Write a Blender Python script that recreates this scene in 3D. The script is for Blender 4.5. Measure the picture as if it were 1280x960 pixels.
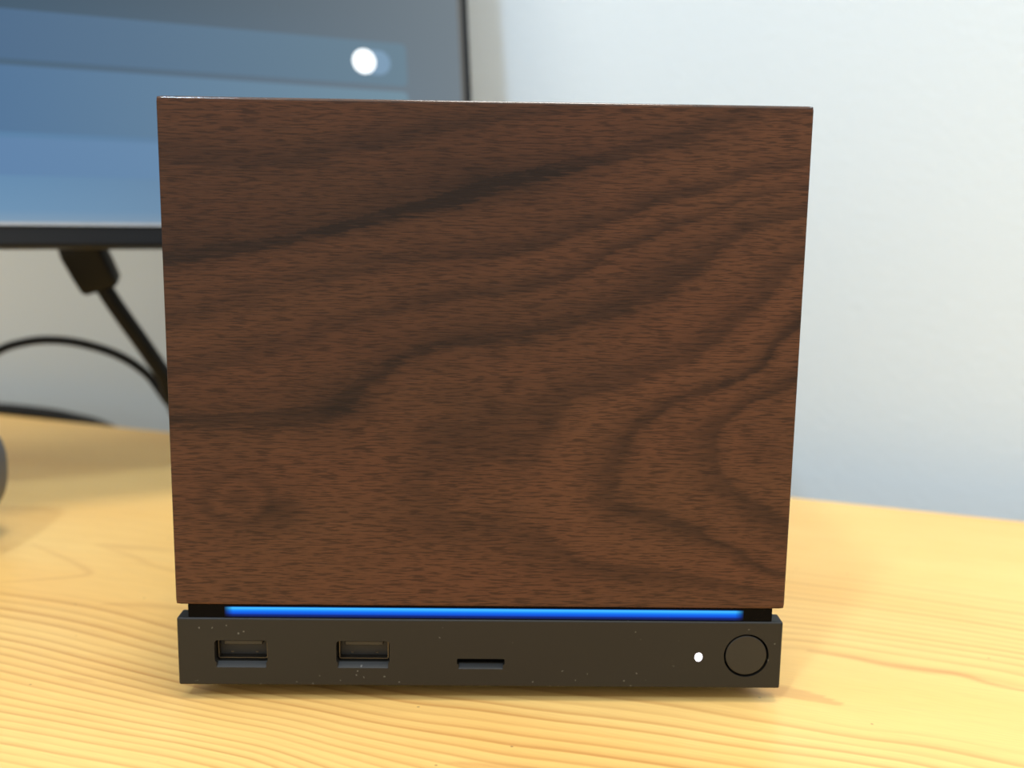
import bpy, bmesh, math, random
import numpy as np
from mathutils import Vector, Matrix

for o in list(bpy.data.objects):
    bpy.data.objects.remove(o)
scene = bpy.context.scene
COL = scene.collection
random.seed(3)

# ------------------------------------------------------------------ camera
FPX = 1355.5
CAM = np.array([0.00209, -0.26451, 0.12938])
RT = np.array([0.99976741, -0.01590708, 0.01456326])
UP = np.array([-0.01165461, 0.16968348, 0.9854297])
FW = np.array([0.01814645, 0.98537023, -0.16945862])
cam_data = bpy.data.cameras.new('camera')
cam = bpy.data.objects.new('camera', cam_data)
COL.objects.link(cam)
cam_data.sensor_fit = 'HORIZONTAL'
cam_data.sensor_width = 36.0
cam_data.lens = FPX / 1280 * 36.0
cam_data.clip_start = 0.01
m = Matrix.Identity(4)
for i in range(3):
    m[i][0], m[i][1], m[i][2], m[i][3] = RT[i], UP[i], -FW[i], CAM[i]
cam.matrix_world = m
cam_data.dof.use_dof = True
cam_data.dof.focus_distance = 0.2675
cam_data.dof.aperture_fstop = 10.0
scene.camera = cam

# ------------------------------------------------------------------ light
world = bpy.data.worlds.new('world')
scene.world = world
world.use_nodes = True
wb = world.node_tree.nodes['Background']
wb.inputs[0].default_value = (1.0, 0.99, 0.92, 1)
wb.inputs[1].default_value = 1.02

def area(name, loc, target, size, power, col):
    d = bpy.data.lights.new(name, 'AREA')
    d.shape = 'DISK'
    d.size = size
    d.energy = power
    d.color = col
    o = bpy.data.objects.new(name, d)
    COL.objects.link(o)
    o.location = loc
    o.rotation_euler = (Vector(target) - Vector(loc)).to_track_quat('-Z', 'Y').to_euler()
    return o
area('ceiling_lamp', (-0.66, -1.2, 1.75), (0, 0.1, 0.05), 0.20, 19, (0.55, 0.76, 1.0))
area('ceiling_lamp', (0.08, -0.06, 1.9), (0.08, -0.06, 0), 0.5, 17.5, (1.0, 0.97, 0.90))
area('ceiling_lamp', (1.15, -0.45, 1.75), (0.2, 0.15, 0.05), 0.9, 12, (0.62, 0.82, 1.0))
scene.view_settings.view_transform = 'Standard'
scene.view_settings.look = 'None'
scene.view_settings.gamma = 1
scene.view_settings.use_curve_mapping = False
scene.view_settings.exposure = 0.0

# ------------------------------------------------------------------ helpers
def ray(x, y):
    v = FW * FPX + RT * (x - 640) - UP * (y - 480)
    return v / np.linalg.norm(v)
def at_z(x, y, z=0.0):
    v = ray(x, y)
    return CAM + v * (z - CAM[2]) / v[2]
def at_y(x, y, Y=0.0):
    v = ray(x, y)
    return CAM + v * (Y - CAM[1]) / v[1]

def link(name, mesh, mat=None, parent=None):
    o = bpy.data.objects.new(name, mesh)
    COL.objects.link(o)
    if mat:
        mesh.materials.clear()
        mesh.materials.append(mat)
    if parent is not None:
        o.parent = parent
        o.matrix_parent_inverse = parent_matrix(parent).inverted()
    return o
def parent_matrix(o):
    mtx = Matrix.LocRotScale(o.location, o.rotation_euler, o.scale)
    if o.parent:
        mtx = parent_matrix(o.parent) @ o.matrix_parent_inverse @ mtx
    return mtx
def build(name, bm, mat=None, parent=None, smooth=False):
    bmesh.ops.recalc_face_normals(bm, faces=bm.faces[:])
    me = bpy.data.meshes.new(name)
    bm.to_mesh(me)
    bm.free()
    if smooth:
        for p in me.polygons:
            p.use_smooth = True
    return link(name, me, mat, parent)
def empty(name, loc):
    o = bpy.data.objects.new(name, None)
    COL.objects.link(o)
    o.location = loc
    o.empty_display_size = 0.02
    return o
def tag(o, label, cat, group=None):
    o['label'] = label
    o['category'] = cat
    if group:
        o['group'] = group
def structure(o, label, cat):
    o['kind'] = 'structure'
    o['label'] = label
    o['category'] = cat

def box_bm(x0, x1, y0, y1, z0, z1, bev=0, seg=2, bm=None):
    own = bm or bmesh.new()
    t = bmesh.new()
    bmesh.ops.create_cube(t, size=1)
    for v in t.verts:
        v.co = Vector(((x0 + x1) / 2 + v.co.x * (x1 - x0), (y0 + y1) / 2 + v.co.y * (y1 - y0), (z0 + z1) / 2 + v.co.z * (z1 - z0)))
    if bev:
        bmesh.ops.bevel(t, geom=t.edges[:], offset=bev, segments=seg, profile=0.5, affect='EDGES')
    me = bpy.data.meshes.new('t')
    t.to_mesh(me)
    t.free()
    own.from_mesh(me)
    bpy.data.meshes.remove(me)
    return own
def rrect(w, h, r, n=6):
    pts = []
    for cx, cy, a0 in ((w/2-r, h/2-r, 0), (-w/2+r, h/2-r, 90), (-w/2+r, -h/2+r, 180), (w/2-r, -h/2+r, 270)):
        for k in range(n + 1):
            a = math.radians(a0 + 90 * k / n)
            pts.append((cx + r * math.cos(a), cy + r * math.sin(a)))
    return pts
def prism(pts, f0, f1, bm=None):
    """closed prism between the loops f0(p) and f1(p)"""
    bm = bm or bmesh.new()
    a = [bm.verts.new(f0(p)) for p in pts]
    b = [bm.verts.new(f1(p)) for p in pts]
    n = len(pts)
    bm.faces.new(a)
    bm.faces.new(b[::-1])
    for i in range(n):
        bm.faces.new((a[i], b[i], b[(i+1) % n], a[(i+1) % n]))
    return bm
def y_prism(cx, cz, pts, y0, y1, bm=None):
    return prism(pts, lambda p: (cx+p[0], y0, cz+p[1]), lambda p: (cx+p[0], y1, cz+p[1]), bm)
def circle(r, n=48, ry=None):
    return [(r*math.cos(2*math.pi*k/n), (ry or r)*math.sin(2*math.pi*k/n)) for k in range(n)]
def catmull(P, sub=10):
    P = [np.array(p, float) for p in P]
    P = [2*P[0]-P[1]] + P + [2*P[-1]-P[-2]]
    out = []
    for i in range(1, len(P)-2):
        for k in range(sub):
            t = k/sub
            out.append(0.5*((2*P[i]) + (P[i+1]-P[i-1])*t + (2*P[i-1]-5*P[i]+4*P[i+1]-P[i+2])*t*t + (3*P[i]-P[i-1]-3*P[i+1]+P[i+2])*t**3))
    out.append(P[-2])
    return out
def tube(P, r, n=12, bm=None):
    bm = bm or bmesh.new()
    rings = []
    nrm = None
    for i, p in enumerate(P):
        d = P[min(i+1, len(P)-1)] - P[max(i-1, 0)]
        d = d/np.linalg.norm(d)
        if nrm is None:
            nrm = np.cross(d, [0, 0, 1.0])
            if np.linalg.norm(nrm) < 1e-3:
                nrm = np.cross(d, [1.0, 0, 0])
        nrm = nrm - d*(nrm@d)
        nrm = nrm/np.linalg.norm(nrm)
        b = np.cross(d, nrm)
        rr = r[i] if hasattr(r, '__len__') else r
        rings.append([bm.verts.new(p + rr*(math.cos(2*math.pi*k/n)*nrm + math.sin(2*math.pi*k/n)*b)) for k in range(n)])
    for a, b in zip(rings, rings[1:]):
        for k in range(n):
            bm.faces.new((a[k], a[(k+1) % n], b[(k+1) % n], b[k]))
    bm.faces.new(rings[0][::-1])
    bm.faces.new(rings[-1])
    return bm
def boolean(obj, cutter_bm):
    bmesh.ops.recalc_face_normals(cutter_bm, faces=cutter_bm.faces[:])
    me = bpy.data.meshes.new('cut')
    cutter_bm.to_mesh(me)
    cutter_bm.free()
    c = bpy.data.objects.new('cut', me)
    COL.objects.link(c)
    md = obj.modifiers.new('b', 'BOOLEAN')
    md.object = c
    md.operation = 'DIFFERENCE'
    md.solver = 'EXACT'
    md.use_self = True
    bpy.context.view_layer.update()
    dg = bpy.context.evaluated_depsgraph_get()
    new = bpy.data.meshes.new_from_object(obj.evaluated_get(dg))
    obj.modifiers.clear()
    obj.data = new
    bpy.data.objects.remove(c)

# thin plate spline over scattered values
def tps(P, V, smooth=0.0):
    P = np.array(P, float)
    V = np.array(V, float)
    n = len(P)
    mu, sc = P.mean(0), P.std()
    Q = (P-mu)/sc
    def U(d2):
        return 0.5*d2*np.log(d2+1e-12)
    K = U(((Q[:, None]-Q[None])**2).sum(-1)) + smooth*np.eye(n)
    A = np.zeros((n+3, n+3))
    A[:n, :n] = K
    A[:n, n] = 1
    A[:n, n+1:] = Q
    A[n:, :n] = A[:n, n:].T
    w = np.linalg.solve(A, np.concatenate([V, np.zeros(3)]))
    def f(X):
        out = np.empty(len(X))
        for s in range(0, len(X), 20000):
            q = (X[s:s+20000]-mu)/sc
            out[s:s+20000] = U(((q[:, None]-Q[None])**2).sum(-1))@w[:n] + w[n] + q@w[n+1:]
        return out
    return f
def poly_dist(X, poly):
    """distance of points to a polyline and the position 0..1 along it"""
    best = np.full(len(X), 1e9)
    par = np.zeros(len(X))
    P = np.array(poly, float)
    for i in range(len(P)-1):
        a, b = P[i], P[i+1]
        ab = b-a
        t = np.clip(((X-a)@ab)/(ab@ab), 0, 1)
        d = np.linalg.norm(X-(a+t[:, None]*ab), axis=1)
        k = d < best
        best[k] = d[k]
        par[k] = (i+t[k])/(len(P)-1)
    return best, par
def resample(poly, step):
    out = []
    for a, b in zip(poly, poly[1:]):
        a, b = np.array(a, float), np.array(b, float)
        n = max(1, int(np.linalg.norm(b-a)/step))
        out += [a+(b-a)*k/n for k in range(n)]
    out.append(np.array(poly[-1], float))
    return out

# ------------------------------------------------------------------ materials
class NT:
    def __init__(self, name):
        self.m = bpy.data.materials.new(name)
        self.m.use_nodes = True
        self.t = self.m.node_tree
        self.b = self.t.nodes['Principled BSDF']
    def n(self, kind, **kw):
        nd = self.t.nodes.new(kind)
        for k, v in kw.items():
            setattr(nd, k, v)
        return nd
    def l(self, a, b):
        self.t.links.new(a, b)
    def math(self, op, a, b=None, c=None, clamp=False):
        nd = self.n('ShaderNodeMath', operation=op, use_clamp=clamp)
        for i, v in enumerate((a, b, c)):
            if v is None:
                continue
            if isinstance(v, (int, float)):
                nd.inputs[i].default_value = v
            else:
                self.l(v, nd.inputs[i])
        return nd.outputs[0]
    def noise(self, vec, scale, detail=3, rough=0.5, dist=0):
        nd = self.n('ShaderNodeTexNoise')
        nd.inputs['Scale'].default_value = scale
        nd.inputs['Detail'].default_value = detail
        nd.inputs['Roughness'].default_value = rough
        nd.inputs['Distortion'].default_value = dist
        self.l(vec, nd.inputs['Vector'])
        return nd.outputs['Fac']
    def mapping(self, vec, scale=(1, 1, 1), rot=(0, 0, 0), loc=(0, 0, 0)):
        nd = self.n('ShaderNodeMapping')
        nd.inputs['Scale'].default_value = scale
        nd.inputs['Rotation'].default_value = rot
        nd.inputs['Location'].default_value = loc
        self.l(vec, nd.inputs['Vector'])
        return nd.outputs[0]
    def ramp(self, fac, stops, interp='LINEAR'):
        nd = self.n('ShaderNodeValToRGB')
        nd.color_ramp.interpolation = interp
        e = nd.color_ramp.elements
        while len(e) < len(stops):
            e.new(0.5)
        for el, (p, c) in zip(e, stops):
            el.position = p
            el.color = (c, c, c, 1) if isinstance(c, (int, float)) else (*c, 1)
        self.l(fac, nd.inputs[0])
        return nd.outputs[0]
    def mix(self, fac, a, b, mode='MIX'):
        nd = self.n('ShaderNodeMix', data_type='RGBA', blend_type=mode)
        for s, v in ((nd.inputs[0], fac), (nd.inputs[6], a), (nd.inputs[7], b)):
            if isinstance(v, (int, float)):
                s.default_value = v
            elif isinstance(v, tuple):
                s.default_value = (*v, 1)
            else:
                self.l(v, s)
        return nd.outputs[2]
    def bump(self, h, strength, dist):
        nd = self.n('ShaderNodeBump')
        nd.inputs['Strength'].default_value = strength
        nd.inputs['Distance'].default_value = dist
        self.l(h, nd.inputs['Height'])
        self.l(nd.outputs[0], self.b.inputs['Normal'])
    def attr(self, name):
        return self.n('ShaderNodeAttribute', attribute_name=name).outputs['Fac']
    def obj(self):
        return self.n('ShaderNodeTexCoord').outputs['Object']
    def geo(self):
        return self.n('ShaderNodeNewGeometry').outputs['Position']

def plastic(name, col, rough=0.4, var=0.15, scale=60, metal=0.0, bump=0.0, spec=0.5):
    t = NT(name)
    p = t.obj()
    f = t.noise(p, scale, 4)
    c = t.mix(f, tuple(v*(1-var) for v in col), tuple(v*(1+var) for v in col))
    t.l(c, t.b.inputs['Base Color'])
    r = t.ramp(t.noise(p, scale*0.6, 2), [(0.3, rough*0.9), (0.7, min(1, rough*1.1))])
    t.l(r, t.b.inputs['Roughness'])
    t.b.inputs['Metallic'].default_value = metal
    t.b.inputs['Specular IOR Level'].default_value = spec
    if bump:
        t.bump(t.noise(p, 3000, 2), bump, 0.0002)
    return t.m
def glow(name, col, strength, base=(0.01, 0.01, 0.012), rough=0.3):
    t = NT(name)
    t.b.inputs['Base Color'].default_value = (*base, 1)
    t.b.inputs['Roughness'].default_value = rough
    c = t.mix(t.noise(t.obj(), 30, 2), tuple(v*0.94 for v in col), tuple(v*1.06 for v in col))
    t.l(c, t.b.inputs['Emission Color'])
    t.b.inputs['Emission Strength'].default_value = strength
    return t.m

def walnut(edge=False):
    t = NT('walnut_edge' if edge else 'walnut_veneer')
    p = t.obj()
    g = t.attr('grain')
    wob = t.noise(t.mapping(p, (60, 1, 160)), 1, 4, 0.6)
    g2 = t.math('ADD', g, t.math('MULTIPLY', t.math('SUBTRACT', wob, 0.5), 0.34))
    jit = t.noise(t.mapping(p, (130, 1, 1500)), 1, 3, 0.6)
    g2 = t.math('ADD', g2, t.math('MULTIPLY', t.math('SUBTRACT', jit, 0.5), 0.42))
    fr = t.math('FRACT', g2)
    # slow darkening towards each ring line, quick fall after it
    band = t.ramp(fr, [(0.0, 0.50), (0.08, 0.18), (0.32, 0.0), (0.60, 0.25), (0.86, 0.85), (0.95, 0.95), (1.0, 0.68)])
    amp = t.attr('amp')
    patch = t.noise(t.mapping(p, (9, 1, 26)), 1, 3, 0.55)
    dark = t.math('MULTIPLY', band, t.math('MULTIPLY', amp, t.ramp(patch, [(0.25, 0.45), (0.7, 1.1)])))
    zone = t.attr('zone')
    dark = t.math('ADD', dark, zone)
    streak = t.noise(t.mapping(p, (45, 1, 900)), 1, 4, 0.6)
    dark = t.math('ADD', dark, t.math('MULTIPLY', t.math('SUBTRACT', streak, 0.5), 0.55), clamp=True)
    col = t.mix(dark, (0.100, 0.0385, 0.0180), (0.0115, 0.0056, 0.0042))
    hue = t.noise(t.mapping(p, (14, 1, 45)), 1, 3, 0.5)
    col = t.mix(t.ramp(hue, [(0.35, 0.0), (0.7, 0.55)]), col, t.mix(dark, (0.092, 0.0410, 0.0183), (0.014, 0.0072, 0.0052)))
    # pores: short dark dashes along the grain
    w1 = t.noise(t.mapping(p, (165, 1, 2200), (0, 0.03, 0)), 1, 2, 0.55)
    w2 = t.noise(t.mapping(p, (210, 1, 3000), (0, -0.02, 0), (3, 0, 7)), 1, 1, 0.5)
    pores = t.math('MAXIMUM', t.ramp(w1, [(0.53, 0.0), (0.62, 1.0)]), t.ramp(w2, [(0.54, 0.0), (0.64, 0.9)]))
    col = t.mix(t.math('MULTIPLY', pores, 0.60), col, (0.009, 0.004, 0.0028))
    lite = t.noise(t.mapping(p, (140, 1, 2400), (0, 0, 0), (9, 0, 2)), 1, 2, 0.5)
    col = t.mix(t.math('MULTIPLY', t.ramp(lite, [(0.56, 0.0), (0.75, 1.0)]), 0.30), col, (0.085, 0.042, 0.026))
    t.l(col, t.b.inputs['Base Color'])
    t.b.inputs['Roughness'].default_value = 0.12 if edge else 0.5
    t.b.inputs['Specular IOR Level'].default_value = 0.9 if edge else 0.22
    if not edge:
        t.bump(t.math('SUBTRACT', 1.0, pores), 0.12, 0.0002)
    return t.m

def pine():
    t = NT('lacquered_pine')
    p = t.obj()
    g = t.attr('grain')
    wob = t.noise(t.mapping(p, (10, 70, 1)), 1, 4, 0.6)
    g2 = t.math('ADD', g, t.math('MULTIPLY', t.math('SUBTRACT', wob, 0.5), 0.34))
    fr = t.math('FRACT', g2)
    line = t.ramp(fr, [(0.0, 0.0), (0.35, 0.12), (0.62, 0.5), (0.8, 1.0), (0.9, 0.8), (1.0, 0.0)])
    per = t.n('ShaderNodeTexWhiteNoise', noise_dimensions='1D')
    t.l(t.math('FLOOR', g2), per.inputs['W'])
    strength = t.math('MULTIPLY', t.ramp(per.outputs['Value'], [(0, 0.4), (1, 1.0)]), t.attr('contrast'))
    along = t.noise(t.mapping(p, (7, 40, 1)), 1, 3)
    line = t.math('MULTIPLY', t.math('MULTIPLY', line, strength), t.ramp(along, [(0.2, 0.55), (0.75, 1.15)]))
    broad = t.noise(t.mapping(p, (5, 24, 1)), 1, 4, 0.55)
    base = t.mix(t.ramp(broad, [(0.3, 0), (0.72, 1)]), (0.90, 0.585, 0.20), (0.84, 0.485, 0.14))
    fine = t.noise(t.mapping(p, (70, 1500, 1)), 1, 3, 0.6)
    base = t.mix(t.ramp(fine, [(0.45, 0.0), (0.75, 0.28)]), base, (0.60, 0.35, 0.12))
    col = t.mix(t.math('MULTIPLY', line, 0.8, clamp=True), base, (0.52, 0.225, 0.055))
    col = t.mix(t.math('MULTIPLY', t.attr('streak'), 0.85, clamp=True), col, (0.54, 0.235, 0.07))
    spk = t.n('ShaderNodeTexVoronoi', voronoi_dimensions='2D')
    spk.inputs['Scale'].default_value = 38
    t.l(p, spk.inputs['Vector'])
    dot = t.ramp(spk.outputs['Distance'], [(0.010, 1.0), (0.018, 0.0)])
    col = t.mix(t.math('MULTIPLY', dot, t.ramp(t.noise(p, 17, 1), [(0.50, 0.0), (0.56, 0.5)])), col, (0.13, 0.07, 0.04))
    t.l(col, t.b.inputs['Base Color'])
    t.b.inputs['Roughness'].default_value = 0.36
    t.b.inputs['Specular IOR Level'].default_value = 0.35
    t.bump(fine, 0.04, 0.0003)
    return t.m

def wall_paint():
    t = NT('wall_paint')
    p = t.obj()
    f = t.noise(p, 2.5, 3)
    c = t.mix(f, (0.690, 0.775, 0.84), (0.72, 0.80, 0.865))
    t.l(c, t.b.inputs['Base Color'])
    t.b.inputs['Roughness'].default_value = 0.85
    t.b.inputs['Specular IOR Level'].default_value = 0.2
    t.bump(t.noise(p, 260, 5, 0.6), 0.25, 0.0012)
    return t.m

def bar_plastic():
    t = NT('matte_black_plastic')
    p = t.obj()
    f = t.noise(p, 40, 4)
    c = t.mix(f, (0.0095, 0.0083, 0.0062), (0.012, 0.0102, 0.0078))
    sep = t.n('ShaderNodeSeparateXYZ')
    t.l(p, sep.inputs[0])
    xz = t.n('ShaderNodeCombineXYZ')
    t.l(sep.outputs[0], xz.inputs[0])
    t.l(sep.outputs[2], xz.inputs[1])
    bent = t.n('ShaderNodeVectorMath', operation='ADD')
    nz = t.n('ShaderNodeTexNoise')
    nz.inputs['Scale'].default_value = 1500
    t.l(p, nz.inputs['Vector'])
    sc = t.n('ShaderNodeVectorMath', operation='SCALE')
    sc.inputs['Scale'].default_value = 0.0009
    t.l(nz.outputs['Color'], sc.inputs[0])
    t.l(xz.outputs[0], bent.inputs[0])
    t.l(sc.outputs[0], bent.inputs[1])
    v = t.n('ShaderNodeTexVoronoi', voronoi_dimensions='2D')
    v.inputs['Scale'].default_value = 260
    t.l(bent.outputs[0], v.inputs['Vector'])
    # more lint gathers along the lower edge
    low = t.math('MULTIPLY', t.math('DIVIDE', t.math('SUBTRACT', 0.0075, sep.outputs[2]), 0.003, clamp=True), 0.13)
    keep = t.ramp(t.math('ADD', t.noise(p, 85, 2), low), [(0.56, 0.0), (0.62, 1.0)])
    dust = t.math('MULTIPLY', t.ramp(v.outputs['Distance'], [(0.03, 1.0), (0.07, 0.0)]), keep)
    c = t.mix(t.math('MULTIPLY', dust, 0.28), c, (0.4, 0.38, 0.33))
    t.l(c, t.b.inputs['Base Color'])
    t.b.inputs['Roughness'].default_value = 0.5
    t.b.inputs['Specular IOR Level'].default_value = 0.42
    t.bump(t.noise(p, 2500, 2), 0.06, 0.0002)
    return t.m

def light_strip_mat(z0, z1, x0, x1):
    t = NT('blue_light_strip')
    s = t.n('ShaderNodeSeparateXYZ')
    t.l(t.geo(), s.inputs[0])
    v = t.math('DIVIDE', t.math('SUBTRACT', s.outputs[2], z0), z1-z0)
    col = t.ramp(v, [(0.0, (0.0, 0.004, 0.04)), (0.22, (0.0, 0.02, 0.20)), (0.34, (0.0, 0.07, 0.62)), (0.55, (0.0, 0.15, 0.85)), (0.68, (0.01, 0.28, 0.95)), (0.86, (0.06, 0.52, 1.0)), (0.94, (0.03, 0.35, 0.9)), (1.0, (0.0, 0.02, 0.12))])
    a = t.math('DIVIDE', t.math('SUBTRACT', s.outputs[0], x0), 0.0022, clamp=True)
    b = t.math('DIVIDE', t.math('SUBTRACT', x1, s.outputs[0]), 0.0022, clamp=True)
    ends = t.math('MULTIPLY', a, b)
    t.b.inputs['Base Color'].default_value = (0.003, 0.003, 0.005, 1)
    t.b.inputs['Roughness'].default_value = 0.2
    t.b.inputs['Specular IOR Level'].default_value = 0.06
    t.l(col, t.b.inputs['Emission Color'])
    t.l(t.math('MULTIPLY', ends, 1.05), t.b.inputs['Emission Strength'])
    return t.m

M = dict(
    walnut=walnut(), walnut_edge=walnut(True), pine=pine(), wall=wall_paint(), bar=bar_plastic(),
    housing=plastic('black_housing', (0.018, 0.018, 0.019), 0.55),
    gloss=plastic('gloss_black', (0.0015, 0.0015, 0.002), 0.12, spec=0.06),
    hole=plastic('port_insulator', (0.002, 0.002, 0.0024), 0.5, spec=0.08),
    tongue=plastic('port_tongue', (0.05, 0.045, 0.038), 0.5),
    steel=plastic('port_steel', (0.15, 0.13, 0.105), 0.4, metal=1.0, scale=200),
    button=plastic('button_plastic', (0.0145, 0.0125, 0.010), 0.45),
    rubber=plastic('foot_rubber', (0.012, 0.012, 0.012), 0.8),
    led=glow('white_led', (1.0, 0.93, 1.0), 3.0),
    bezel=plastic('monitor_bezel', (0.009, 0.0098, 0.0115), 0.45, spec=0.25),
    sbezel=plastic('screen_border', (0.10, 0.095, 0.088), 0.4),  # glossy black border; its grey reflection is put into the base colour
    silver=plastic('bezel_lip', (0.35, 0.37, 0.40), 0.35),
    cable=plastic('cable_rubber', (0.004, 0.004, 0.004), 0.5, spec=0.25),
    device=plastic('grey_plastic', (0.10, 0.105, 0.12), 0.45),
    floor=plastic('floor_vinyl', (0.25, 0.22, 0.19), 0.6, scale=6),
    metal=plastic('leg_steel', (0.3, 0.3, 0.31), 0.4, metal=0.8),
)

# ------------------------------------------------------------------ setting: desk frame
EDGE_A = at_z(130, 532)
EDGE_B = at_z(1210, 645)
UD = (EDGE_B-EDGE_A)
UD[2] = 0
UD /= np.linalg.norm(UD)
VD = np.array([-UD[1], UD[0], 0.0])
ANG = math.atan2(UD[1], UD[0])
GAP = 0.05
E0 = EDGE_A - UD*((EDGE_A)@UD)          # point of the back edge nearest the origin
V_EDGE = float(E0@VD)

def desk_uv(P):
    P = np.asarray(P)
    return np.stack([P[..., 0]*UD[0]+P[..., 1]*UD[1], P[..., 0]*VD[0]+P[..., 1]*VD[1]], -1)
def px_uv(pts):
    return [desk_uv(at_z(x, y)) for x, y in pts]

# back wall, parallel to the desk edge
bm = bmesh.new()
for u0, u1, z0, z1 in ((-2.2, 2.2, -0.74, 1.9),):
    vs = [bm.verts.new((u, w, z)) for u, w, z in ((u0, 0, z0), (u1, 0, z0), (u1, 0, z1), (u0, 0, z1))]
    ws = [bm.verts.new((v.co.x, 0.1, v.co.z)) for v in vs]
    bm.faces.new(vs)
    bm.faces.new(ws[::-1])
    for i in range(4):
        bm.faces.new((vs[i], ws[i], ws[(i+1) % 4], vs[(i+1) % 4]))
wall = build('wall_back', bm, M['wall'])
wall.rotation_euler.z = ANG
wall.location = VD*(V_EDGE+GAP)
structure(wall, 'pale bluish white plastered wall behind the desk', 'wall')
fl = build('floor', box_bm(-2.2, 2.2, -2.6, V_EDGE+GAP, -0.78, -0.74), M['floor'])
fl.rotation_euler.z = ANG
structure(fl, 'plain floor under the desk', 'floor')

# ------------------------------------------------------------------ pine desk
desk = empty('desk', (0, 0, -0.74))
tag(desk, 'varnished yellow pine desk with long straight grain lines', 'desk')
GR = []   # contours of the year rings: level and pixel path
def ring(level, pts):
    uv = px_uv(pts)
    for q in resample(uv, 0.035):
        GR.append((q, level))
ring(0, [(0, 735), (116, 751), (222, 778)])
ring(5.3, [(0, 784), (108, 808), (222, 838)])
ring(8.7, [(0, 816), (108, 843), (230, 873), (300, 889), (415, 913), (500, 930), (620, 955)])
ring(15.5, [(0, 887), (222, 925), (320, 945)])
ring(21, [(0, 940), (60, 953)])
ring(6.6, [(340, 874), (425, 890), (500, 905.6), (600, 919.7), (700, 934)])
ring(3.5, [(515, 876), (600, 884), (640, 891), (700, 899), (840, 915), (1040, 943), (1120, 955)])
ring(0, [(840, 871), (921, 887), (1040, 909), (1085, 917), (1280, 947)])
ring(-3, [(985, 809), (1060, 821), (1110, 831), (1200, 845), (1280, 862)])
ring(-6, [(985, 786), (1120, 802), (1280, 824)])
ring(-11, [(987, 755), (1120, 772), (1280, 797)])
ring(-18, [(987, 710), (1120, 727), (1280, 749)])
ring(-26, [(990, 660), (1280, 690)])
ring(-5, [(0, 690), (215, 715)])
ring(-12, [(20, 620), (210, 640)])
fg = tps([p for p, l in GR], [l for p, l in GR], 0.02)
us = np.concatenate([np.linspace(-1.0, -0.42, 12), np.arange(-0.41, 0.2401, 0.0012), np.linspace(0.25, 0.8, 12)])
vs_ = np.concatenate([np.linspace(V_EDGE-0.75, -0.07, 14), np.arange(-0.062, V_EDGE-0.0016, 0.0012), [V_EDGE]])
UU, VV = np.meshgrid(us, vs_)
X = np.stack([UU.ravel(), VV.ravel()], 1)
g = fg(np.stack([np.clip(X[:, 0], -0.5, 0.35), np.clip(X[:, 1], -0.16, 0.4)], 1))
g = g + 0*g
far = np.clip(np.abs(X[:, 0]+0.08)-0.35, 0, None)
def sstep(a, b, x):
    t = np.clip((x-a)/(b-a), 0, 1)
    return t*t*(3-2*t)
right = sstep(-0.02, 0.04, X[:, 0])
con = sstep(-0.6, 0.4, g)
con = np.maximum(con, right*0.8*sstep(-2.6, -3.4, g)*sstep(-20.5, -15, g))
con = np.maximum(con, 0.12)
streak = np.zeros(len(X))
def add_streak(pts, w, amp, taper=True):
    global streak
    uv = [np.array(q) for q in px_uv(pts)]
    uv = [np.array(p[:2]) for p in catmull([np.append(q, 0) for q in uv], 6)]
    d, t = poly_dist(X, uv)
    ww = w*(0.35+0.65*np.sin(np.pi*np.clip(t, 0.02, 0.98))) if taper else w
    streak = np.maximum(streak, amp*np.exp(-(d/ww)**2))
add_streak([(1010, 813), (1060, 821), (1110, 831), (1160, 838), (1200, 843), (1240, 855), (1290, 865)], 0.0016, 0.8)
add_streak([(0, 728), (55, 724), (100, 720), (112, 716), (100, 707), (75, 695), (40, 680)], 0.0013, 0.45)
add_streak([(125, 682), (165, 695), (190, 706), (230, 717)], 0.0014, 0.35)
add_streak([(120, 681), (170, 684), (222, 688)], 0.0022, 0.4)
add_streak([(130, 755), (190, 757), (240, 762)], 0.0022, 0.4)
add_streak([(560, 953), (610, 957), (680, 963)], 0.0012, 0.6)
add_streak([(75, 845), (95, 849), (120, 852)], 0.0012, 0.3)
# the brown tongue shaped figure beside the front corner
uv = [np.array(q) for q in px_uv([(930, 858), (985, 865), (1020, 872), (1046, 879)])]
d, tt = poly_dist(X, uv)
streak = np.maximum(streak, 0.55*sstep(1.15, 0.85, d/(0.0042*(1.05-0.75*tt))))
NX, NY = len(us), len(vs_)
verts = np.zeros((NX*NY, 3))
verts[:, :2] = X
idx = np.arange(NX*NY).reshape(NY, NX)
q = np.stack([idx[:-1, :-1], idx[:-1, 1:], idx[1:, 1:], idx[1:, :-1]], -1).reshape(-1, 4)
# sides and underside
bord = np.concatenate([idx[0, :], idx[1:, -1], idx[-1, -2::-1], idx[-2:0:-1, 0]])
nb = len(bord)
low = verts[bord].copy()
low[:, 2] = -0.028
base_i = NX*NY
allv = np.concatenate([verts, low])
faces = q.tolist()
for k in range(nb):
    k2 = (k+1) % nb
    faces.append([int(bord[k2]), int(bord[k]), base_i+k, base_i+k2])
faces.append([base_i+k for k in range(nb)][::-1])
me = bpy.data.meshes.new('desktop')
me.from_pydata(allv.tolist(), [], faces)
for nm, arr in (('grain', g), ('contrast', con), ('streak', streak)):
    at = me.attributes.new(nm, 'FLOAT', 'POINT')
    full = np.zeros(len(allv), np.float32)
    full[:len(arr)] = arr
    full[len(arr):] = arr[bord]
    at.data.foreach_set('value', full)
top = link('desktop', me, M['pine'])
top.rotation_euler.z = ANG
top.parent = desk
top.matrix_parent_inverse = parent_matrix(desk).inverted()
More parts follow.
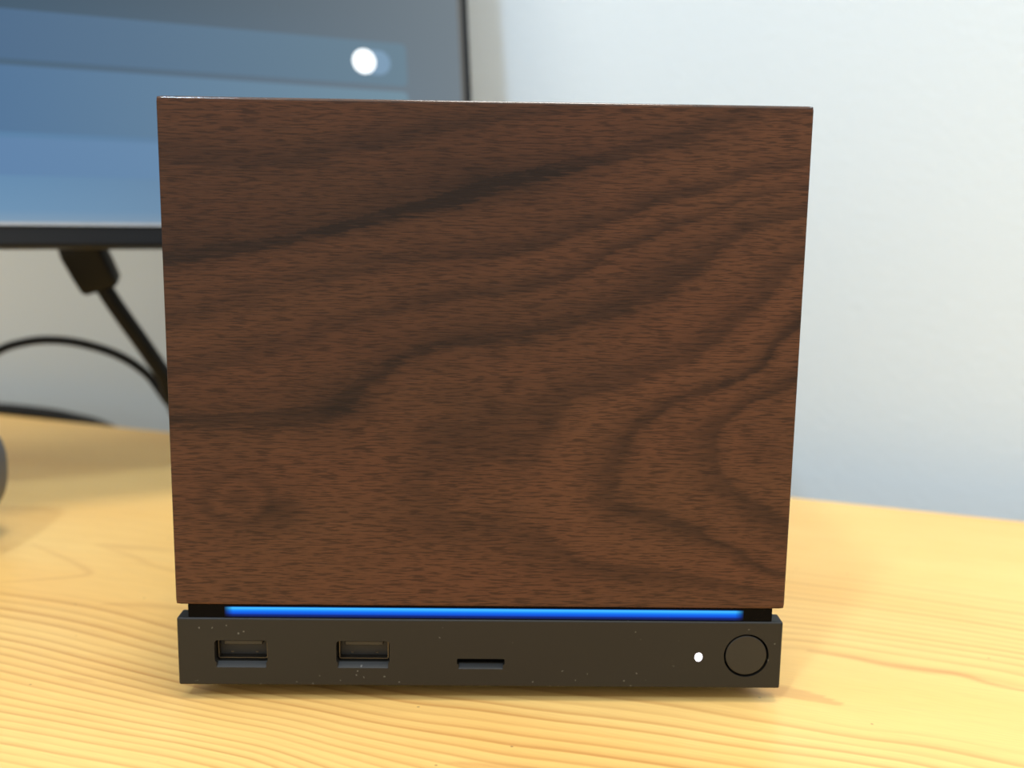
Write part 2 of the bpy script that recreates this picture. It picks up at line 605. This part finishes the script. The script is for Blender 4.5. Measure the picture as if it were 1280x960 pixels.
for u in (-0.92, 0.72):
    for v in (V_EDGE-0.68, V_EDGE-0.06):
        c = UD*u+VD*v
        lb = bmesh.new()
        box_bm(-0.025, 0.025, -0.025, 0.025, -0.74, -0.028, 0.003, 1, lb)
        for vert in lb.verts:
            x, y = vert.co.x, vert.co.y
            vert.co.x = c[0]+x*UD[0]+y*VD[0]
            vert.co.y = c[1]+x*UD[1]+y*VD[1]
        build('leg', lb, M['metal'], desk)

# ------------------------------------------------------------------ the wooden fronted computer
pc = empty('desktop_computer', (0, 0.081, 0))
tag(pc, 'small cube computer with a walnut front panel and blue light strip on the desk', 'computer')
HW = 0.078
Z_BAR0, Z_BAR1, Z_PL0, Z_PL1 = 0.004, 0.02224, 0.02581, 0.15185

# walnut plate with ring contours
PL = []
def wring(level, pts):
    w = []
    for x, y in pts:
        P = at_y(x, y)
        w.append((P[0], P[2]))
    for r_ in resample(w, 0.012):
        PL.append((r_, level))
wring(0.0, [(200, 205), (330, 215), (450, 190), (600, 160), (760, 130)])
wring(1, [(200, 335), (266, 322), (310, 316), (362, 306), (430, 291), (534, 265), (620, 238), (720, 212), (800, 190), (892, 165), (960, 140)])
wring(2, [(205, 410), (259, 399), (303, 382), (362, 364), (431, 347), (499, 333), (600, 325), (669, 314), (713, 297), (779, 275), (854, 249), (978, 212), (1012, 205)])
wring(3, [(208, 470), (300, 455), (400, 425), (500, 390), (600, 371), (669, 362), (737, 337), (779, 311), (847, 282), (927, 249), (1005, 236)])
wring(4, [(212, 533), (307, 536), (388, 531), (438, 513), (463, 484), (502, 457), (544, 440), (620, 430), (700, 415), (772, 396), (841, 362), (885, 330), (916, 303), (1008, 272)])
wring(5, [(706, 687), (689, 668), (635, 645), (597, 636), (560, 624), (545, 611), (558, 600), (580, 589), (620, 583), (671, 572), (696, 535), (720, 506), (777, 483), (850, 456), (892, 432), (920, 409), (951, 386), (971, 357), (1004, 325)])
wring(6, [(978, 716), (919, 685), (866, 657), (813, 632), (766, 613), (775, 586), (788, 554), (813, 526), (848, 504), (919, 480), (954, 460), (975, 428), (1003, 405)])
wring(7, [(982, 650), (926, 614), (901, 589), (896, 562), (905, 531), (937, 505), (998, 480)])
wring(7.6, [(988, 560), (940, 562)])
wring(4.45, [(230, 720), (400, 700), (560, 715), (760, 740), (975, 752)])
wring(4.3, [(222, 600), (340, 575), (450, 580)])
fw_ = tps([p for p, l in PL], [l for p, l in PL], 0.0005)
BV = 0.0006
xs = np.linspace(-HW+BV, HW-BV, 260)
zs = np.linspace(Z_PL0+BV, Z_PL1-BV, 212)
XX, ZZ = np.meshgrid(xs, zs)
P2 = np.stack([XX.ravel(), ZZ.ravel()], 1)
# knot near the lower left corner bends the figure
kx, kz = at_y(297, 624)[[0, 2]]
dk = np.sqrt(((P2[:, 0]-kx)/1.35)**2+(P2[:, 1]-kz)**2)
gr = fw_(P2)
amp = np.full(len(P2), 1.0)
# ring lines differ in depth of colour
lev = np.array([-2, 0, 1, 2, 3, 4, 5, 6, 7, 9])
lam = np.array([0.3, 0.4, 0.66, 0.6, 0.58, 0.62, 0.55, 0.72, 0.65, 0.3])
amp = np.interp(np.round(gr-0.3), lev, lam)
amp *= 1-0.55*sstep(0.052, 0.036, P2[:, 1])*sstep(0.02, -0.01, P2[:, 0])
lv = np.round(gr-0.3)
amp *= 1-0.45*sstep(0.01, -0.05, P2[:, 0])*((lv == 2) | (lv == 3))
zone = 0.0*amp + 0.02 + 0.26*sstep(0.03, 0.10, P2[:, 1])*sstep(0.09, -0.02, P2[:, 0]) + 0.06*sstep(0.05, 0.12, P2[:, 1])
def blob(x, y, rx, ry, a):
    global zone
    P = at_y(x, y)
    zone = zone + a*np.exp(-(((P2[:, 0]-P[0])/rx)**2+((P2[:, 1]-P[2])/ry)**2))
zone += 0.22*np.exp(-((gr-0.55)/0.6)**2)*sstep(0.07, -0.02, P2[:, 0])
zone += 0.10*np.exp(-((gr-3.55)/0.45)**2)
zone -= 0.10*np.exp(-((gr-5.3)/0.25)**2)
blob(640, 235, 0.02, 0.006, 0.18)
blob(350, 640, 0.006, 0.0035, 0.40)
blob(297, 624, 0.0035, 0.0025, 0.34)
blob(430, 510, 0.010, 0.006, 0.22)
ringk = np.exp(-((dk-0.0062)/0.0016)**2)*0.28 + np.exp(-((dk-0.0105)/0.002)**2)*0.12
zone += ringk
zone += 0.06*np.sin(dk/0.0009)*np.exp(-(dk/0.006)**2)
NXp, NZp = len(xs), len(zs)
vt = [(x, 0.0, z) for x, z in P2]
ip = np.arange(NXp*NZp).reshape(NZp, NXp)
fc = np.stack([ip[:-1, :-1], ip[:-1, 1:], ip[1:, 1:], ip[1:, :-1]], -1).reshape(-1, 4).tolist()
bd = np.concatenate([ip[0, :], ip[1:, -1], ip[-1, -2::-1], ip[-2:0:-1, 0]])
nb = len(bd)
mids = (Z_PL0+Z_PL1)/2
def grow(x, z, k):
    sx = 1 if x > HW-BV-1e-6 else -1 if x < -HW+BV+1e-6 else 0
    sz = 1 if z > Z_PL1-BV-1e-6 else -1 if z < Z_PL0+BV+1e-6 else 0
    f = 0.75 if sx and sz else 1
    return x+sx*k*f, z+sz*k*f
ringsp = [bd.tolist()]
av = [gr, amp, zone]
extra = [[], [], []]
for k, yy in ((BV*0.38, BV*0.06), (BV*0.72, BV*0.28), (BV*0.95, BV*0.65), (BV, BV), (BV, 0.0042), (BV*0.3, 0.0048)):
    st = len(vt)
    for b in bd:
        x, z = grow(*P2[b], k)
        vt.append((x, yy, z))
        for e, a in zip(extra, av):
            e.append(a[b])
    ringsp.append(list(range(st, st+nb)))
for a, b in zip(ringsp, ringsp[1:]):
    for k in range(nb):
        k2 = (k+1) % nb
        fc.append([a[k], b[k], b[k2], a[k2]])
fc.append(ringsp[-1][::-1])
me = bpy.data.meshes.new('front_panel')
me.from_pydata(vt, [], fc)
for nm, a, e in zip(('grain', 'amp', 'zone'), av, extra):
    at = me.attributes.new(nm, 'FLOAT', 'POINT')
    at.data.foreach_set('value', np.concatenate([a, e]).astype(np.float32))
for pl in me.polygons:
    pl.use_smooth = len(pl.vertices) == 4
bmx = bmesh.new()
bmx.from_mesh(me)
bmesh.ops.recalc_face_normals(bmx, faces=bmx.faces[:])
bmx.to_mesh(me)
bmx.free()
panel = link('front_panel', me, M['walnut'], pc)
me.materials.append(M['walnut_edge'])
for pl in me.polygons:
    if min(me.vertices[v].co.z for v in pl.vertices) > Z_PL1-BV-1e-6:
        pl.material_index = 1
panel['label'] = 'dark walnut veneer front panel'

# housing behind, a little narrower than the front
HN = 0.0751
build('housing', box_bm(-HN, HN, 0.0045, 0.158, 0.0075, 0.1495, 0.002, 3), M['housing'], pc)
rear = box_bm(-HN+0.004, HN-0.004, 0.158, 0.1615, 0.012, 0.145, 0.0012, 2)
rp = build('rear_panel', rear, M['housing'], pc)
for k in range(9):
    z = 0.07+k*0.0075
    build('vent_slot', box_bm(-0.055, 0.055, 0.1613, 0.1619, z, z+0.0035), M['hole'], rp)
# glossy neck between panel and base bar
build('light_window', box_bm(-HN, HN, 0.0006, 0.0050, Z_BAR1-0.0004, Z_PL0+0.0002), M['gloss'], pc)
sx0, sx1 = at_y(280, 770)[0], at_y(930, 772)[0]
zt, zb = Z_PL0-0.00058, Z_BAR1+0.0002
strip = build('light_strip', box_bm(sx0, sx1, 0.00035, 0.0012, zb, zt), light_strip_mat(zb, zt, sx0, sx1), pc)
strip['label'] = 'glowing blue light strip'

# base bar with its openings cut through
bar = build('base_bar', box_bm(-HW, HW, 0.0, 0.0059, Z_BAR0, Z_BAR1, 0.0005, 3), M['bar'], pc)
def span(x0, y0, x1, y1):
    a, b = at_y(x0, y0), at_y(x1, y1)
    return (a[0]+b[0])/2, (a[2]+b[2])/2, b[0]-a[0], a[2]-b[2]
ports = [span(267.6, 800.2, 334.8, 834.5), span(420, 801.2, 487, 835.3)]
slot = span(571.2, 823.4, 630.6, 836.5)
led = at_y(873.2, 821.6)
btn = at_y(932.8, 819.7)
RB = 0.00585
cut = bmesh.new()
LIP = 0.0012
for cx, cz, w, h in ports+[slot]:
    rad = 0.0009 if h > 0.004 else 0.0003
    lo = cz-h/2
    y_prism(cx, cz+LIP/2, rrect(w, h-LIP, rad), -0.002, 0.0070, cut)
    # added sloping lower lip, shaped to catch light like a lit opening floor
    tri = [(-0.0006, lo-0.0006*LIP/0.0014), (0.0014, lo+LIP), (0.0016, lo+LIP+0.0006), (-0.0006, lo+LIP+0.0006)]
    prism(tri, lambda p: (cx-w/2+0.0004, p[0], p[1]), lambda p: (cx+w/2-0.0004, p[0], p[1]), cut)
y_prism(led[0], led[2], circle(0.00105, 24, 0.00125), -0.002, 0.0070, cut)
y_prism(btn[0], btn[2], circle(RB, 64), -0.002, 0.0070, cut)
boolean(bar, cut)
bar.data.materials.clear()
bar.data.materials.append(M['bar'])
# floor pan under the housing, behind the bar
build('bottom_tray', box_bm(-HN, HN, 0.0059, 0.157, 0.0042, 0.0080, 0.0005, 1), M['housing'], pc)

for cx, cz, w, h in ports:
    pr = build('usb_port', y_prism(cx, cz, rrect(w*1.04, h*1.04, 0.0008), 0.0056, 0.0066), M['hole'], pc)
    # steel shell: an open rectangular tube set back in the opening
    sw, sh, th = 0.0128, 0.0058, 0.00022
    zc = cz+0.00075
    outer, inner = rrect(sw, sh, 0.0005, 4), rrect(sw-2*th, sh-2*th, 0.0003, 4)
    sb = bmesh.new()
    ya, yb = 0.0024, 0.0056
    o0 = [sb.verts.new((cx+p[0], ya, zc+p[1])) for p in outer]
    o1 = [sb.verts.new((cx+p[0], yb, zc+p[1])) for p in outer]
    i0 = [sb.verts.new((cx+p[0], ya, zc+p[1])) for p in inner]
    i1 = [sb.verts.new((cx+p[0], yb, zc+p[1])) for p in inner]
    n = len(outer)
    for k in range(n):
        k2 = (k+1) % n
        sb.faces.new((o0[k], o0[k2], i0[k2], i0[k]))
        sb.faces.new((o0[k], o1[k], o1[k2], o0[k2]))
        sb.faces.new((i0[k], i0[k2], i1[k2], i1[k]))
        sb.faces.new((o1[k], i1[k], i1[k2], o1[k2]))
    build('shell', sb, M['steel'], pr)
    build('tongue', box_bm(cx-0.0050, cx+0.0050, 0.0030, 0.0056, zc+0.0005, zc+0.0017, 0.0002, 1), M['tongue'], pr)
    for s in (-1, 1):
        build('spring', box_bm(cx+s*0.0032-0.0005, cx+s*0.0032+0.0005, 0.0044, 0.0056, zc-0.0024, zc-0.0017, 0.0002, 1), M['steel'], pr)
cr = build('card_slot', y_prism(slot[0], slot[1], rrect(slot[2]*1.02, slot[3]*1.04, 0.0003, 3), 0.0040, 0.0058), M['hole'], pc)
pb = bmesh.new()
prof = [(RB-0.00048, 0.0046), (RB-0.00048, 0.0005), (RB-0.00056, 0.00025), (RB-0.00075, 0.00018)]
rg = [[pb.verts.new((btn[0]+r*math.cos(2*math.pi*k/64), y, btn[2]+r*math.sin(2*math.pi*k/64))) for k in range(64)] for r, y in prof]
for a, b in zip(rg, rg[1:]):
    for k in range(64):
        pb.faces.new((a[k], a[(k+1) % 64], b[(k+1) % 64], b[k]))
pb.faces.new(rg[-1])
pb.faces.new(rg[0][::-1])
bt = build('power_button', pb, M['button'], pc)
build('button_well', y_prism(btn[0], btn[2], circle(RB*1.03, 48), 0.0046, 0.0058), M['hole'], pc)
lb = bmesh.new()
y_prism(led[0], led[2], circle(0.0010, 24, 0.0012), 0.0001, 0.004, lb)
ledo = build('status_light', lb, M['led'], pc)
ledo['label'] = 'small white lit status light'
for x in (-0.058, 0.058):
    for y in (0.022, 0.142):
        build('foot', prism(circle(0.007, 28), lambda p: (x+p[0], y+p[1], 0.0), lambda p: (x+p[0]*1.08, y+p[1]*1.08, 0.0044)), M['rubber'], pc)

# ------------------------------------------------------------------ monitor behind
MR = ray(3270, 305)
n1 = np.cross(ray(585.5, 0), ray(591, 120))
MD = np.cross(n1, MR)
MD /= np.linalg.norm(MD)
if MD[2] > 0:
    MD = -MD
MN = np.cross(MR, MD)
MN /= np.linalg.norm(MN)
if MN@ray(300, 100) > 0:
    MN = -MN
MP0 = at_y(591, 120, 0.25)
def mon(x, y):
    v = ray(x, y)
    P = CAM+v*((MP0-CAM)@MN)/(v@MN)-MP0
    return P@MR, P@MD
def mw(s, t, d=0.0):
    return MP0+MR*s+MD*t-MN*d
T_BOT = mon(100, 309)[1]
T_SCR = mon(100, 281)[1]
S_SCR = mon(573, 60)[0]
MWID, MHEI = 0.61, 0.36
S_L = -MWID
T_TOP = T_BOT-MHEI
c0 = mw(-MWID/2, T_BOT)
mroot = empty('monitor', (c0[0]-MN[0]*0.075, c0[1]-MN[1]*0.075, 0))
tag(mroot, 'flat monitor showing blue menu rows, standing behind the walnut computer', 'monitor')
def slab(s0, s1, t0, t1, d0, d1, bev=0, name='', mat=None, parent=None, seg=2):
    b = box_bm(s0, s1, t0, t1, d0, d1, bev, seg)
    for v in b.verts:
        v.co = Vector(mw(v.co.x, v.co.y, v.co.z))
    return build(name, b, mat, parent)
shell_ = slab(S_L, 0, T_TOP, T_BOT, 0.0, 0.012, 0.0015, 'casing', M['bezel'], mroot)
slab(S_L+0.10, -0.10, T_TOP+0.05, T_BOT-0.03, 0.0115, 0.040, 0.008, 'rear_housing', M['bezel'], mroot)
slab(S_L+0.002, -0.0042, T_TOP+0.002, T_SCR-0.0008, -0.0004, 0.001, 0, 'screen_border', M['sbezel'], mroot)
slab(S_L+0.002, -0.0015, T_SCR-0.0008, T_SCR+0.0005, -0.0007, 0.001, 0, 'bezel_lip', M['silver'], mroot)
def screen_mat():
    t = NT('screen_glow_haze')
    p = t.geo()
    vm = t.n('ShaderNodeVectorMath', operation='SUBTRACT')
    t.l(p, vm.inputs[0])
    vm.inputs[1].default_value = MP0
    d1 = t.n('ShaderNodeVectorMath', operation='DOT_PRODUCT')
    t.l(vm.outputs[0], d1.inputs[0])
    d1.inputs[1].default_value = MR
    s = d1.outputs['Value']
    d2 = t.n('ShaderNodeVectorMath', operation='DOT_PRODUCT')
    t.l(vm.outputs[0], d2.inputs[0])
    d2.inputs[1].default_value = MD
    tt_ = d2.outputs['Value']
    a = t.math('DIVIDE', t.math('SUBTRACT', tt_, T_SCR-0.11), 0.11, clamp=True)
    col = t.ramp(a, [(0, (0.022, 0.048, 0.070)), (0.50, (0.055, 0.12, 0.20)), (0.72, (0.09, 0.22, 0.40)), (0.95, (0.14, 0.28, 0.45)), (1.0, (0.22, 0.33, 0.45))])
    lf = t.math('DIVIDE', t.math('SUBTRACT', s, -0.24), 0.24, clamp=True)
    lf = t.math('POWER', lf, 1.5)
    col = t.mix(lf, col, (0.165, 0.205, 0.235))  # reflected room haze put into the emission, stronger towards the right
    t.b.inputs['Base Color'].default_value = (0.004, 0.004, 0.005, 1)
    t.b.inputs['Specular IOR Level'].default_value = 0.15
    t.b.inputs['Roughness'].default_value = 0.4
    t.l(col, t.b.inputs['Emission Color'])
    t.b.inputs['Emission Strength'].default_value = 1.0
    return t.m
scr = slab(S_L+0.008, S_SCR, T_TOP+0.008, T_SCR-0.0008, -0.0007, 0.0005, 0, 'screen', screen_mat(), mroot)
# menu rows on the screen
tA, tB0, tB1 = mon(100, 19.5)[1], mon(100, 80)[1], mon(100, 88)[1]
tC0, tC1, tD = mon(100, 168.8)[1], mon(100, 175.6)[1], mon(100, 221.5)[1]
S_ROW = mon(508, 95)[0]
def row_mat(name, c0, c1):
    t = NT(name)
    p = t.geo()
    vm = t.n('ShaderNodeVectorMath', operation='SUBTRACT')
    t.l(p, vm.inputs[0])
    vm.inputs[1].default_value = MP0
    d1 = t.n('ShaderNodeVectorMath', operation='DOT_PRODUCT')
    t.l(vm.outputs[0], d1.inputs[0])
    d1.inputs[1].default_value = MR
    f = t.math('DIVIDE', t.math('SUBTRACT', d1.outputs['Value'], -0.20), 0.17, clamp=True)
    t.l(t.mix(f, c0, c1), t.b.inputs['Emission Color'])
    t.b.inputs['Emission Strength'].default_value = 1.0
    t.b.inputs['Base Color'].default_value = (0.004, 0.004, 0.005, 1)
    t.b.inputs['Specular IOR Level'].default_value = 0.15
    t.b.inputs['Roughness'].default_value = 0.4
    return t.m
rows = [(tA, tB0, (0.066, 0.138, 0.245), (0.135, 0.215, 0.275)), (tB1, tC0, (0.075, 0.165, 0.30), (0.165, 0.265, 0.33)), (tC1, tD, (0.105, 0.215, 0.39), (0.16, 0.28, 0.40))]
for k, (t0, t1, ca, cb) in enumerate(rows):
    pts = rrect(S_ROW-(S_L+0.12), t1-t0, 0.0025, 5)
    cs, ct = (S_ROW+S_L+0.12)/2, (t0+t1)/2
    b = prism(pts, lambda p: mw(cs+p[0], ct+p[1], -0.0009), lambda p: mw(cs+p[0], ct+p[1], -0.0006))
    build('menu_row', b, row_mat('menu_row_glow', ca, cb), scr)
kc = mon(454, 77.5)
pr_ = mon(470, 80)
w_ = 0.0125
b = prism(rrect(0.0155, 0.0105, 0.0052, 8), lambda p: mw(kc[0]+0.0045+p[0], kc[1]+p[1], -0.0011), lambda p: mw(kc[0]+0.0045+p[0], kc[1]+p[1], -0.0009))
build('toggle_track', b, row_mat('toggle_track_glow', (0.17, 0.29, 0.43), (0.20, 0.32, 0.45)), scr)
b = prism(circle(0.0053, 32), lambda p: mw(kc[0]+p[0], kc[1]+p[1], -0.0014), lambda p: mw(kc[0]+p[0], kc[1]+p[1], -0.0011))
build('toggle_knob', b, glow('toggle_knob_glow', (0.93, 0.98, 1.0), 1.6), scr)
# stand
nb_ = -np.array([MN[0], MN[1], 0])
nb_ /= np.linalg.norm(nb_)
sc_ = mw(-MWID/2, (T_TOP+T_BOT)/2, 0.045)
zh = sc_[2]
bx, by = sc_[0]+nb_[0]*0.03, sc_[1]+nb_[1]*0.03
col_b = bmesh.new()
prism(rrect(0.045, 0.022, 0.008, 4), lambda p: (bx+p[0]*MR[0]+p[1]*nb_[0], by+p[0]*MR[1]+p[1]*nb_[1], 0.008), lambda p: (bx+p[0]*MR[0]+p[1]*nb_[0], by+p[0]*MR[1]+p[1]*nb_[1], zh+0.02), col_b)
build('stand_column', col_b, M['bezel'], mroot)
hb = bmesh.new()
tube([mw(-MWID/2, (T_TOP+T_BOT)/2, 0.036), np.array([bx, by, zh])], 0.014, 20, hb)
build('stand_hinge', hb, M['bezel'], mroot)
build('stand_base', prism(rrect(0.13, 0.11, 0.02, 6), lambda p: (bx+p[0]*MR[0]+p[1]*nb_[0]+nb_[0]*0.01, by+p[0]*MR[1]+p[1]*nb_[1]+nb_[1]*0.01, 0.0), lambda p: (bx+p[0]*0.98*MR[0]+p[1]*0.98*nb_[0]+nb_[0]*0.01, by+p[0]*0.98*MR[1]+p[1]*0.98*nb_[1]+nb_[1]*0.01, 0.010)), M['bezel'], mroot)

# ------------------------------------------------------------------ cables
def path(pp):
    return [at_y(x, y, Y) if len(p_) == 3 else None for p_ in pp for x, y, Y in [p_]]
plug_a, plug_b = at_y(103, 312, 0.205), at_y(128, 358, 0.212)
cab = empty('video_cable', tuple(at_y(205, 478, 0.232)))
tag(cab, 'thick black cable with a moulded plug hanging from the monitor underside', 'cable')
ax = plug_b-plug_a
L = np.linalg.norm(ax)
ax = ax/L
side = np.cross(ax, [0, 1, 0])
side /= np.linalg.norm(side)
dep = np.cross(side, ax)
pbm = bmesh.new()
prev = None
st_ = [(-0.006, 0.0080, 0.0050), (0.0, 0.0090, 0.0055), (L*0.55, 0.0088, 0.0055), (L*0.93, 0.0084, 0.0052), (L*1.0, 0.0074, 0.0046)]
for d_, hw, hd in st_:
    cur = [pbm.verts.new(plug_a+ax*d_+side*p[0]+dep*p[1]) for p in rrect(hw*2, hd*2, min(hw, hd)*0.45, 4)]
    if prev:
        for k in range(len(cur)):
            pbm.faces.new((prev[k], prev[(k+1) % len(cur)], cur[(k+1) % len(cur)], cur[k]))
    else:
        pbm.faces.new(cur[::-1])
    prev = cur
pbm.faces.new(prev)
build('plug', pbm, M['cable'], cab, True)
P = catmull([at_y(126, 354, 0.2115), at_y(150, 390, 0.216), at_y(180, 432, 0.223), at_y(206, 470, 0.229), at_y(236, 512, 0.235), (-0.080, 0.236, 0.014), (-0.05, 0.215, 0.016), (-0.035, 0.190, 0.030), (-0.032, 0.168, 0.034)], 10)
build('cord', tube(P, 0.0037, 14), M['cable'], cab, True)
build('plug', box_bm(-0.040, -0.024, 0.1622, 0.182, 0.030, 0.038, 0.0015, 2), M['cable'], cab)

P = catmull([(-0.42, 0.30, 0.0025), (-0.36, 0.29, 0.006), (-0.30, 0.272, 0.022), at_y(-55, 476, 0.266), at_y(-5, 440, 0.264), at_y(30, 428, 0.262), at_y(65, 425, 0.262), at_y(105, 430, 0.26), at_y(150, 445, 0.258), at_y(185, 469, 0.255), at_y(211, 503, 0.250), at_y(245, 535, 0.246), (-0.070, 0.232, 0.004), (-0.04, 0.218, 0.0025), (0.0, 0.19, 0.02), (0.012, 0.1625, 0.024)], 10)
c2 = build('power_cable', tube(P, 0.0021, 14), M['cable'], None, True)
tag(c2, 'thin black cable arching in the air beneath the monitor', 'cable')
def edge_pt(u, v, z):
    return UD*u+VD*(V_EDGE+v)+np.array([0, 0, z])
u0 = float(at_z(0, 520)@UD)
P = catmull([edge_pt(u0-0.25, 0.02, -0.05), edge_pt(u0-0.12, 0.012, -0.008), edge_pt(u0-0.03, 0.010, -0.0005), edge_pt(u0+0.01, 0.010, 0.0005), edge_pt(u0+0.04, 0.010, -0.001), edge_pt(u0+0.07, 0.011, -0.007), edge_pt(u0+0.115, 0.013, -0.032), edge_pt(u0+0.14, 0.018, -0.12), edge_pt(u0+0.15, 0.02, -0.3), edge_pt(u0+0.17, 0.025, -0.73)], 10)
c3 = build('mains_cable', tube(P, 0.0040, 14), M['cable'], None, True)
tag(c3, 'black cable dropping behind the back edge of the desk', 'cable')

# ------------------------------------------------------------------ grey device at the left edge
gp = at_z(4, 688)
dev = empty('desk_hub', (gp[0]-0.0385, gp[1]-0.002, 0))
tag(dev, 'rounded dark grey plastic device resting on the desk beneath the monitor', 'device')
cxd, cyd = gp[0]-0.0385, gp[1]-0.002+0.0
b = bmesh.new()
prof = []
for k in range(25):
    a_ = math.radians(-62+152*k/24)
    q_ = 0.0335*(abs(math.cos(a_))**0.38)
    prof.append((q_, q_-0.003, 0.0265+0.0205*math.copysign(abs(math.sin(a_))**0.8, a_)))
prof = [p_ for p_ in prof if p_[0] > 0.014]
prev = None
for a_, c_, z_ in prof:
    cur = [b.verts.new((cxd+p[0], cyd+p[1], z_)) for p in rrect(2*a_, 2*c_, min(0.012, c_*0.8), 6)]
    if prev:
        for k in range(len(cur)):
            b.faces.new((prev[k], prev[(k+1) % len(cur)], cur[(k+1) % len(cur)], cur[k]))
    else:
        b.faces.new(cur[::-1])
    prev = cur
b.faces.new(prev)
build('shell', b, M['device'], dev, True)
build('base', prism(rrect(0.056, 0.048, 0.01, 6), lambda p: (cxd+p[0], cyd+p[1], 0.0), lambda p: (cxd+p[0], cyd+p[1], 0.0065)), M['rubber'], dev)
